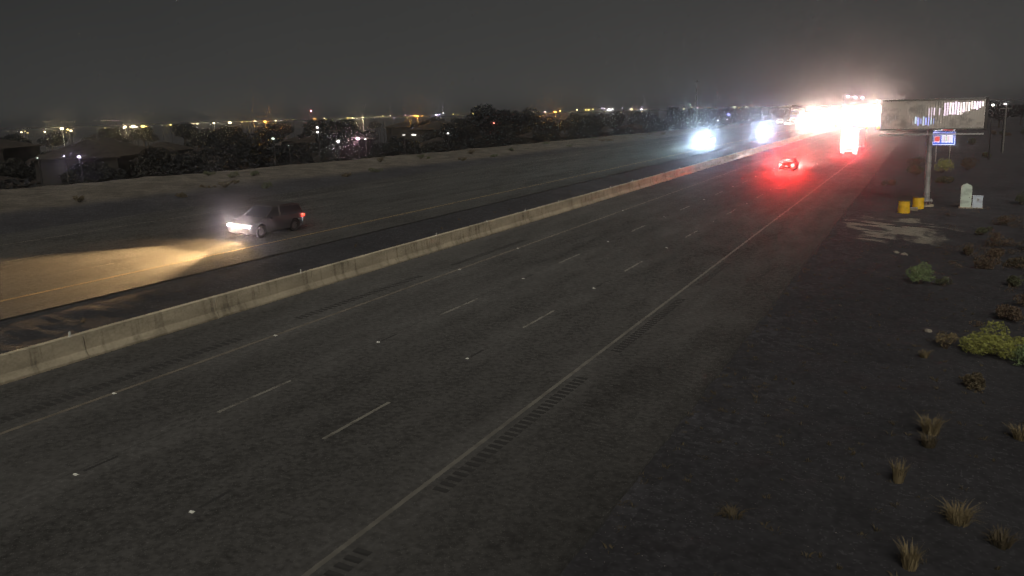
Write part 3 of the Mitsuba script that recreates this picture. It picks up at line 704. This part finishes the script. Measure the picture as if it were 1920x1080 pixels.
def truck(name, label, x, y, rz, group=None, lit=None, head=None, tailc=None, cab='white', Lt=12.5):
    k = thing(name, label, 'truck', group); m = RY4 @ M(x, y, 0, rz); W = 1.29
    tr = part(k, 'trailer', ply(box(-W, W, -Lt / 2 - 2, Lt / 2 - 2, 1.12, 4.02, .03), 'trailer_white'), m)
    yr = -Lt / 2 - 2
    part(tr, 'rear_frame', ply(cat(box(-W - .01, -W + .1, yr - .05, yr - .003, 1.0, 4.03), box(W - .1, W + .01, yr - .05, yr - .003, 1.0, 4.03), box(-W + .1, W - .1, yr - .051, yr - .003, 3.9, 4.03), box(-W + .1, W - .1, yr - .052, yr - .003, 1.0, 1.16)), 'galvanised'), m)
    for s in (-1, 1): dr_ = part(tr, 'door', ply(box(min(s * .012, s * (W - .11)), max(s * .012, s * (W - .11)), yr - .04, yr - .004, 1.17, 3.89, .012), 'trailer_white'), m); part(dr_[:dr_.rfind('__')], 'lock_rod', ply(tube((s * .35, yr - .065, 1.2), (s * .35, yr - .065, 3.85), .018, .018, 8), 'galvanised'), m)
    part(k, 'rear_guard', ply(cat(box(-1.1, 1.1, yr - .05, yr + .06, .5, .62, .02), box(-.7, -.6, yr - .03, yr + .05, .62, 1.1), box(.6, .7, yr - .03, yr + .05, .62, 1.1)), 'galvanised'), m)
    part(k, 'chassis', ply(box(-.5, .5, yr + .2, Lt / 2 + 2.6, .75, 1.1), 'dark_metal'), m)
    ty, ri = wheel_ply(.5)
    for a in (yr + 1.2, yr + 2.5, Lt / 2 - 2.2, Lt / 2 - .9, Lt / 2 + 3.0):
        for s in (-1, 1): wk = part(k, 'wheel', ty, m @ M(s * 1.08, a, .5)); part(wk, 'rim', ri, m @ M(s * 1.08, a, .5))
    for s in (-1, 1): part(k, 'mud_flap', ply(box(s * .95 - .3, s * .95 + .3, yr + .45, yr + .47, .12, .95), 'trailer_white' if tailc else 'black_trim'), m)
    yc = Lt / 2 - 1.3
    cabp = [(yc, .55), (yc, 3.3), (yc + .4, 3.75), (yc + 1.7, 3.45), (yc + 2.35, 2.35), (yc + 4.1, 1.95), (yc + 4.45, 1.6), (yc + 4.5, .5)]
    cm = profile_solid(cabp[::-1], 2.4, .4); vv = cm.vertices.copy(); t = np.clip((vv[:, 1] - yc - 2.3) / 2.2, 0, 1); vv[:, 0] *= 1 - .18 * t; cm.vertices = vv
    part(k, 'cab', ply(cm, 'paint_' + cab, smooth=30), m)
    part(k, 'windshield', ply(trimesh.convex.convex_hull(np.array([(s * wx, yy, zz) for s in (-1, 1) for wx, yy, zz in ((1.05, yc + 1.77, 3.38), (1.08, yc + 2.36, 2.40), (1.05, yc + 1.72, 3.34), (1.08, yc + 2.28, 2.36))])), 'car_glass'), m)
    part(k, 'grille', ply(box(-.5, .5, yc + 4.45, yc + 4.56, .85, 1.65, .03), 'chrome'), m); part(k, 'bumper', ply(box(-1.1, 1.1, yc + 4.3, yc + 4.65, .4, .78, .06), 'chrome'), m)
    for s in (-1, 1):
        part(k, 'headlight', ply(box(s * .78 - .17, s * .78 + .17, yc + 4.38, yc + 4.57, .95, 1.2, .04), 'lens_off'), m, **({'emitter': emit(head)} if head else {}))
        if tailc: part(k, 'taillight', ply(box(s * .88 - .22, s * .88 + .22, yr - .085, yr - .054, 1.0, 1.16, .015), 'paint_red'), m, emitter=emit(tailc))
        part(k, 'marker_light', ply(box(s * (W + .03) - .03, s * (W + .03) + .03, yr + .3, yr + .5, 1.05, 1.2, .015), 'lens_off'), m, emitter=emit((6, 1.6, .1))) if tailc else None
    if tailc:
        for a in (-.25, 0, .25): part(k, 'clearance_light', ply(box(a - .06, a + .06, yr - .08, yr - .054, 3.93, 4.0), 'paint_red'), m, emitter=emit(tailc))
    return k, m, yr


k, m, yr = truck('box_trailer_truck', 'white box trailer truck seen from behind in the right lane with red tail lights', 9.2, 154.5, 0, tailc=(30, 2.4, 2.6), Lt=13.5)
for s in (-1, 1):
    spot(numbered(k + '__beam'), P(m, s * .9, yr - .1, 1.08), P(m, s * 1.0, yr - 4.5, 0), (190, 6, 8), 60, 36, w=1.0)
spot(numbered(k + '__beam'), P(m, 0, yr - .15, 1.3), CAM, (80, 6, 8), 12, 9, w=2.5)  # added spot facing the camera gives the truck a red halo
# work lamps glare onto its back: the crash scene's lead car carries on behind it
# ---------------------------------------------------------------- the lit incident scene in the distance
QW = ((1.0, .90, .78), (1.0, .86, .70), (.95, .95, 1.0))
queue = [('truck', -14.3, 262, 'white'), ('car', -18.0, 238, 'sedan'), ('car', -18.1, 252, 'suv'), ('car', -21.7, 246, 'sedan'), ('truck', -21.6, 282, 'blue'), ('car', -18.0, 268, 'pickup'), ('car', -14.2, 236, 'sedan'), ('car', -18.0, 300, 'sedan'),
         ('car', -14.3, 292, 'suv'), ('truck', -18.0, 335, 'red'), ('car', -14.3, 312, 'sedan'), ('car', -14.4, 330, 'pickup'), ('car', -21.6, 318, 'suv')]
for q, (kd, x, y, c) in enumerate(queue):
    hc = [45 * a for a in QW[q % 3]]
    if kd == 'truck': truck('queued_truck', 'truck with headlights on held in the glaring queue on the opposing lanes', x, y + 30, math.pi, 'trucks in the distant queue', head=hc, cab=c)
    else: car('queued_car', 'car with headlights on held in the glaring queue on the opposing lanes', c, ('silver', 'white', 'charcoal', 'beige')[q % 4], x, y + 30, math.pi, 'cars in the distant queue', head=hc)
for q, (x, y, bar_, rz, lab) in enumerate(((1.8, 243, ((60, 4, 3), (6, 10, 70)), .35, 'emergency car with a red and blue roof bar parked across the left lane'), (-1.2, 258, ((60, 4, 3), (60, 4, 3)), -.2, 'emergency car with an all red roof bar parked by the distant barrier'), (7.8, 262, ((8, 10, 80), (60, 6, 4)), .1, 'emergency car with a blue and red roof bar below the rightmost floodlights'))):
    car('emergency_car', lab, 'suv', 'white', x, y, rz, 'emergency cars at the incident', tail=(20, 1.5, 1.2), bar=bar_, cat_='emergency car')
head_ply = cat(box(-.42, .42, -.02, .10, -.30, .30, .03))
def light_tower(x, y, zh, label, power, tilt=0.0, n=4, wide=1.15):
    k = thing('light_tower', label, 'light tower', 'floodlight towers at the incident'); m = M(x, y, (RY @ np.array([x, y, 0]))[2])
    part(k, 'trailer', ply(cat(box(-.7, .7, -1.0, 1.0, .5, 1.25, .06), box(-.05, .05, 1.0, 2.2, .5, .6)), 'barrel_yellow'), m)
    ty, ri = wheel_ply(.33)
    for s in (-1, 1): wk = part(k, 'wheel', ty, m @ M(s * .8, 0, .33)); part(wk, 'rim', ri, m @ M(s * .8, 0, .33))
    part(k, 'mast', ply(tube((0, 0, 1.2), (0, 0, zh), .09, .05, 10), 'galvanised', smooth=50), m); part(k, 'crossbar', ply(box(-wide * (n - 1) / 2 - .3, wide * (n - 1) / 2 + .3, -.05, .05, zh - .05, zh + .05), 'galvanised'), m)
    for q in range(n):
        c = m @ M(wide * (q - (n - 1) / 2), -.12, zh)
        hk = part(k, 'lamp_head', ply(box(-.46, .46, 0, .2, -.34, .34, .04), 'dark_metal'), c)
        part(hk, 'lens', ply(box(-.42, .42, -.03, -.002, -.30, .30), 'lens_off'), c, emitter=emit([power * a for a in (1.0, .90, .80)]))
    return k, m


TOWERS = [(8.0, 254, 5.0, 'floodlight tower at the right end of the incident', 60), (4.6, 250, 4.2, 'floodlight tower second from the right end', 60), (.9, 262, 3.5, 'floodlight tower right of the median barrier', 60), (-3.9, 256, 3.0, 'taller floodlight tower left of the median barrier', 60), (-7.0, 250, 2.5, 'floodlight tower in the median, second from the left end', 60), (-10.2, 250, 1.8, 'lowest floodlight tower, left end of the incident', 60)]
for x, y, zh, lab, pw in TOWERS:
    k, m = light_tower(x, y, zh, lab, pw)
    spot(numbered(k + '__beam'), P(m, 0, -.4, zh), P(m, -1, -40, -8), [290 * a for a in (1.0, .72, .60)], 80, 40, w=1.0)
    spot(numbered(k + '__beam'), P(m, 0, -.42, zh), CAM, [215 * a for a in (1.0, .70, .60)], 12, 10, w=9)  # second spot added per tower, aimed at the camera for the glare
mk = thing('lamp_mast', 'tall mast by the barrier carrying three pinkish lamps above the glare', 'lamp')
m = M(0, 300, 0); z0 = float(ground_z(-5.6, 300))
part(mk, 'pole', ply(tube((-5.6, 300, z0 - .3), (-5.6, 300, 9.6), .14, .08), 'galvanised', smooth=50)); part(mk, 'arm', ply(tube((-5.7, 300, 9.62), (.5, 300, 8.85), .06, .05), 'galvanised', smooth=50))
for x, z in ((-4.3, 9.25), (-2.0, 8.95), (.1, 8.65)): part(mk, 'lamp_head', ply(trimesh.creation.icosphere(2, .36), 'lens_off'), M(x, 300, z), emitter=emit((16, 9, 15)))

# ---------------------------------------------------------------- the neighbourhood: houses, trees
def house(x, y, w, dpt, rz, h, roofh, label, mt, group='dark houses beyond the bank', lit=None):
    k = thing('house', label, 'house', group); m = M(x, y, LOW, rz)
    part(k, 'wall', ply(box(-w / 2, w / 2, -dpt / 2, dpt / 2, -.4, h), mt), m)
    e = .5; rl = max(w - dpt, 0) / 2
    rf = trimesh.convex.convex_hull(np.array([(a * (w / 2 + e), b * (dpt / 2 + e), zz) for a in (-1, 1) for b in (-1, 1) for zz in (h + .002, h + .16)] + [(-rl - .01, 0, h + roofh), (rl + .01, 0, h + roofh)]))
    rk = part(k, 'roof', ply(rf, 'roof_tile'), m)
    part(rk, 'vent', ply(tube((rl * .5, .6, h + roofh * .5), (rl * .5, .6, h + roofh + .25), .08), 'dark_metal'), m)
    for q, wx in enumerate((-w * .3, 0, w * .3)):
        wk = part(k, 'window', ply(box(wx - .7, wx + .7, -dpt / 2 - .05, -dpt / 2 - .003, 1.0, 2.3), 'window_dark'), m, **({'emitter': emit(lit)} if lit and q == 1 else {}))
        part(wk, 'frame', ply(cat(box(wx - .8, wx + .8, -dpt / 2 - .07, -dpt / 2 - .002, .9, .995), box(wx - .8, wx + .8, -dpt / 2 - .07, -dpt / 2 - .002, 2.305, 2.4), box(wx - .8, wx - .705, -dpt / 2 - .07, -dpt / 2 - .002, .995, 2.305), box(wx + .705, wx + .8, -dpt / 2 - .07, -dpt / 2 - .002, .995, 2.305)), 'stucco_b'), m)
    part(k, 'door', ply(box(w * .14 - .5, w * .14 + .5, -dpt / 2 - .045, -dpt / 2 - .003, 0, 2.1), 'door_brown'), m)


hr = np.random.default_rng(21)
row = 0
for Yb, off in ((52, 26), (72, 30), (92, 27), (116, 30), (142, 28), (168, 30), (196, 28), (226, 30), (260, 30), (62, 56), (90, 60), (122, 62), (158, 60), (196, 62), (238, 60), (100, 96), (142, 100), (190, 98), (240, 100), (292, 62)):
    e = float(np.interp(Yb, EDGE_Y, EDGE_X))
    house(e - off + hr.uniform(-3, 3), Yb + hr.uniform(-4, 4), hr.uniform(12, 17), hr.uniform(9, 12), -1.1 + hr.uniform(-.25, .25), hr.choice([2.9, 3.1, 5.4]), hr.uniform(1.6, 2.3), 'dark hip roofed house among trees beyond the bank', 'stucco_a' if row % 2 else 'stucco_b'); row += 1
tr = np.random.default_rng(5)
for q, (x, y) in enumerate(((-54, 42), (-58, 50), (-56, 58), (-60, 64), (-66, 46), (-57, 72), (-70, 58), (-75, 72), (-63, 80), (-84, 60), (-80, 88), (-90, 78))):
    tree(x, y, tr.uniform(4.2, 5.6), q, 'dark bushy tree at the far left under the street lamps', 'dark trees at the far left', 'tree_dark', 1.5)
for q in range(78):
    Yb = 44 + 330 * (q / 78) ** 1.15 + tr.uniform(-3, 3); e = float(np.interp(Yb, EDGE_Y, EDGE_X))
    off = (11 if q % 3 == 0 else 20 if q % 3 == 1 else 42) + tr.uniform(-3, 8)
    h = tr.uniform(4.6, 6.6) if off < 20 else tr.uniform(5.5, 7.8)
    tree(e - off, Yb, h, q, 'dark leafy tree in the unlit belt beyond the bank', 'dark trees beyond the bank', 'tree_dark' if q % 2 else 'tree_olive', 1.15)
for q in range(46):
    Yb = tr.uniform(120, 420); tree(-60 - tr.uniform(20, 240) * (Yb / 250), Yb, tr.uniform(6.5, 9), q, 'distant dark tree on the skyline beyond the houses', 'distant dark trees', 'tree_dark', 1.3)
for q in range(22):
    Yb = tr.uniform(330, 520); tree(tr.uniform(-120, -36), Yb, tr.uniform(7, 9.5), q, 'distant dark tree left of the glare', 'distant dark trees left of the glare', 'tree_dark', 1.3)
for (px, y, h, wd, lab) in ((925, 205, 11.6, 1.0, 'tall broad tree rising above the skyline, left of three'), (950, 212, 11.0, .95, 'tall tree rising above the skyline, middle of three'), (981, 220, 10.2, .9, 'lower tree rising above the skyline, right of three')):
    b = bearing(px, 215, y); tree(b[0], y, h, int(px), lab, None, 'tree_dark', wd * 1.25)
for q in range(30):
    y = tr.uniform(190, 420); tree(tr.uniform(34, 34 + y * .45), y, tr.uniform(6.5, 9.5), q, 'dark tree on the skyline at the right', 'dark trees at the right', 'tree_dark', 1.35)

# ---------------------------------------------------------------- lamps of the town
LC = dict(w=(1.0, .80, .42), y=(1.0, .72, .16), o=(1.0, .45, .06), v=(.92, .80, 1.15), c=(1.0, .97, .9), p=(1.1, .62, .75), r=(1.2, .18, .12), g=(.72, 1.0, .85), b=(.25, .25, 1.3))
NAMES = dict(w='warm', y='yellow', o='orange', v='violet white', c='white', p='pink', r='red', g='pale green', b='blue')
ball = trimesh.creation.icosphere(2, 1.0)
head_p = ply(ball, 'lens_off')
pole_cache = {}


def town_lamp(px, py, y, col, r0=.42, power=7.0, label=None, group=None, light=0.0, wide=1.0, name='street_lamp'):
    p = bearing(px, py, y); z0 = float(ground_z(p[0], p[1])); h = p[2] - z0
    k = thing(name, label or f'small {NAMES[col]} street lamp far off along the skyline', 'street lamp', None if label else f'{NAMES[col]} street lamps far off along the skyline')
    c = LC[col]; mh = np.eye(4); mh[:3, :3] = np.diag([r0 * wide, r0, r0 * .7]); mh[:3, 3] = p
    part(k, 'lamp_head', head_p, mh, emitter=emit([power * a for a in c]))
    hk = round(h, 1)
    part(k, 'pole', ply(tube((p[0], p[1] + .1, z0 - .3), (p[0], p[1] + .1, p[2] - r0 * .6), .11, .07, 8), 'galvanised' if light > 28 else 'black_trim', smooth=60))
    if light:
        scene[numbered(k + '__glow')] = {'type': 'point', 'position': [float(p[0]), float(p[1] - 1.3), float(p[2] - r0 - .5)], 'intensity': rgb(*[.3 * light * a * G for a in c]), 'sampling_weight': .35}
    return k


near = [(116, 241, 125, 'w', .40, 6, 'lit street lamp at the far left with a bright pole below it', 30), (234, 238, 150, 'w', .42, 6, 'lit street lamp left of the dark trees with a warm lit pole', 40), (401, 231, 215, 'w', .42, 6, 'lit street lamp with a short warm pole between the left lamp and the orange one', 36),
        (497, 228, 240, 'o', .55, 7, 'strong orange street lamp lighting a wall below it', 110), (680, 220, 290, 'w', .42, 6, 'lit street lamp with a visible pole left of the tall trees', 50), (783, 218, 290, 'o', .5, 6, 'orange lit street lamp nearer the tall trees', 80), (1041, 210, 330, 'o', .6, 7, 'orange street lamp lighting the ground just right of the tall trees', 130)]
for px, py, y, c, r0, pw, lab, li in near: town_lamp(px, py, y, c, r0, pw, lab, light=li)
yard = [(148, 294, 78, 'v', .20, 26, 'dazzling violet white yard lamp low at the far left', 14), (120, 293, 80, 'v', .13, 7, 'small violet white yard lamp beside the dazzling one', 0), (70, 296, 80, 'g', .13, 1.4, 'dim bluish yard lamp at the left edge', 0), (634, 265, 145, 'c', .28, 16, 'bright white yard lamp, left of a close pair below the skyline', 10),
        (671, 260, 150, 'p', .33, 34, 'brightest pinkish white yard lamp, right of a close pair', 26), (685, 261, 152, 'c', .22, 4, 'small white lamp touching the brightest yard lamp', 0), (512, 260, 120, 'g', .30, 1.3, 'pale green lit panel lamp among dark trees', 0), (595, 239, 190, 'c', .26, 5, 'white lamp above another, upper one', 0), (595, 248, 190, 'c', .26, 4, 'white lamp below another, lower one', 0),
        (541, 273, 120, 'g', .12, .8, 'faint lamp low under the dark trees', 0), (757, 253, 170, 'c', .2, 1.6, 'dim white lamp left of a long lit patch', 0), (776, 253, 170, 'c', .34, 1.5, 'long dim white lamp among trees', 0), (840, 250, 180, 'c', .26, 4, 'lone white lamp below the left side of the tall trees', 0), (926, 231, 225, 'r', .3, 3, 'small red orange lamp in the dark below the tall trees', 0),
        (1346, 226, 250, 'c', .3, 5, 'small white lamp above the nearer oncoming car', 0), (1363, 224, 250, 'c', .25, 4, 'small white lamp under the blue one', 0), (1366, 215, 255, 'b', .5, 2.5, 'small blue lamp in the dark above the oncoming cars', 0), (1862, 197, 150, 'c', .24, 8, 'small white lamp at the right of the message sign, inner of two', 0), (1885, 195, 170, 'c', .24, 7, 'small white lamp near the right edge, outer of two', 0)]
for px, py, y, c, r0, pw, lab, li in yard:
    if px < 1000:
        ys_ = [yy for yy in np.arange(36, 300, 0.5) if bearing(px, py, yy)[0] <= float(np.interp(yy, EDGE_Y, EDGE_X)) - 6.0]
        y2 = min(ys_) if ys_ else y; r0, li, y = r0 * max(.6, y2 / y), li * (y2 / y) ** 2, y2
    town_lamp(px, py, y, c, r0, pw, lab, light=li, wide=2.0 if 'long' in lab else 1.0, name='yard_lamp')
far = [(40, 248, 'w'), (47, 246, 'y'), (52, 249, 'y'), (84, 247, 'w'), (127, 243, 'y'), (133, 245, 'w'), (197, 240, 'y'), (244, 238, 'w'), (250, 237, 'w'), (256, 238, 'c'), (274, 237, 'y'), (268, 237, 'y'), (304, 235, 'w'), (320, 234, 'y'), (363, 232, 'w'), (370, 232, 'w'), (431, 230, 'w'), (454, 229, 'y'), (463, 228, 'y'), (470, 228, 'w'), (478, 227, 'w'), (517, 226, 'w'), (527, 226, 'v'),
       (537, 225, 'o'), (549, 224, 'y'), (590, 223, 'o'), (608, 222, 'w'), (611, 224, 'y'), (652, 221, 'y'), (661, 221, 'w'), (706, 219, 'w'), (711, 219, 'w'), (718, 218, 'y'), (732, 217, 'w'), (760, 216, 'p'), (770, 217, 'p'), (778, 217, 'o'), (792, 217, 'o'), (818, 215, 'v'), (824, 215, 'v'), (831, 212, 'c'), (850, 214, 'y'), (858, 215, 'y'), (887, 213, 'y'), (1000, 210, 'w'), (1022, 210, 'c'), (1050, 208, 'y'), (1082, 206, 'w'),
       (1098, 206, 'y'), (1104, 206, 'y'), (1112, 205, 'y'), (1128, 203, 'v'), (1133, 203, 'v'), (1142, 206, 'c'), (1148, 205, 'c'), (1184, 205, 'w'), (1203, 205, 'v'), (1211, 205, 'w'), (1282, 204, 'w'), (1297, 201, 'w'), (1308, 202, 'p'), (1377, 201, 'w'), (1385, 202, 'o'), (1410, 199, 'o'), (1474, 198, 'w'), (1506, 201, 'p'), (1510, 199, 'p'), (1645, 187, 'p')]
for px, py, c in far:
    y = {0: 255, 1: 280, 2: 305}[(px * 7 + py) % 3] * (0.62 if px < 300 else .85 if px < 800 else 1.15)
    town_lamp(px, py, y, c, float(np.clip(rng.lognormal(-1.15, .45), .14, .62)), float(np.clip(rng.lognormal(1.0, .7), .8, 9)) * (2.2 if c == 'v' else 1))
fr = np.random.default_rng(77)
for q in range(64):
    px = fr.uniform(8, 1500); hy = 247 - 0.0345 * px + fr.normal() * 3.2
    if 880 < px < 1000: continue
    town_lamp(px, hy, fr.uniform(240, 420), fr.choice(list('wwyyocvg')), fr.uniform(.12, .3), fr.uniform(.9, 3.0))
# lights strung along far rising ground
for px in list(range(84, 100, 4)) + list(range(115, 142, 5)) + [178] + list(range(190, 224, 4)) + [229, 244]:
    town_lamp(px, 226.5 + (2 if px < 150 else 0), 620, 'p' if 208 < px < 224 else 'w', .5, 1.0 + .6 * (px > 180))
# radio mast with its red beacon
b = bearing(583, 208, 300); z0 = float(ground_z(b[0], b[1])); k = thing('radio_mast', 'thin lattice mast topped by a red beacon above the skyline', 'mast')
legs = [tube((b[0] + .5 * math.cos(t), b[1] + .5 * math.sin(t), z0), (b[0] + .12 * math.cos(t), b[1] + .12 * math.sin(t), b[2] - .3), .05, .04, 6) for t in (0, 2.1, 4.2)]
part(k, 'lattice', ply(cat(*legs, *[tube((b[0] + .4 * math.cos(t), b[1] + .4 * math.sin(t), z0 + hh), (b[0] + .4 * math.cos(t + 2.1), b[1] + .4 * math.sin(t + 2.1), z0 + hh + .8), .025, .025, 5) for hh in np.arange(.5, 10, 1.0) for t in (0, 2.1, 4.2)]), 'post_steel'))
part(k, 'beacon', ply(ball, 'lens_off'), M(*b, s=.42), emitter=emit((9, 2.2, 2.4)))
for px, top, bot, y, lab in ((1305, 150, 235, 330, 'faint thin mast rising above the skyline left of the glare'), (1884, 196, 245, 168, 'thin utility pole near the right edge')):
    b = bearing(px, top, y); z0 = float(ground_z(b[0], b[1])); k = thing('utility_pole', lab, 'pole')
    part(k, 'shaft', ply(tube((b[0] + .3, b[1] + .3, z0 - .3), (b[0] + .3, b[1] + .3, b[2]), .14, .09, 8), 'post_steel', smooth=60)); part(k, 'crossarm', ply(box(b[0] - .6, b[0] + 1.2, b[1] + .24, b[1] + .36, b[2] - .7, b[2] - .58), 'post_steel'))

# ---------------------------------------------------------------- haze added for the glow around the lamps
scene['night_air'] = {'type': 'homogeneous', 'albedo': {'type': 'rgb', 'value': [.95, .95, .95]}, 'sigma_t': 0.0014, 'phase': {'type': 'hg', 'g': 0.985}}
hz = np.eye(4); hz[:3, :3] = np.diag([2600, 2600, 10.5]); hz[:3, 3] = (0, 0, 6.5)
scene['haze'] = {'type': 'cube', 'to_world': tw(hz), 'bsdf': {'type': 'null'}, 'interior': {'type': 'ref', 'id': 'night_air'}}
labels['haze'] = {'kind': 'stuff', 'label': 'thin night haze added to make the glow around the lamps', 'category': 'haze'}
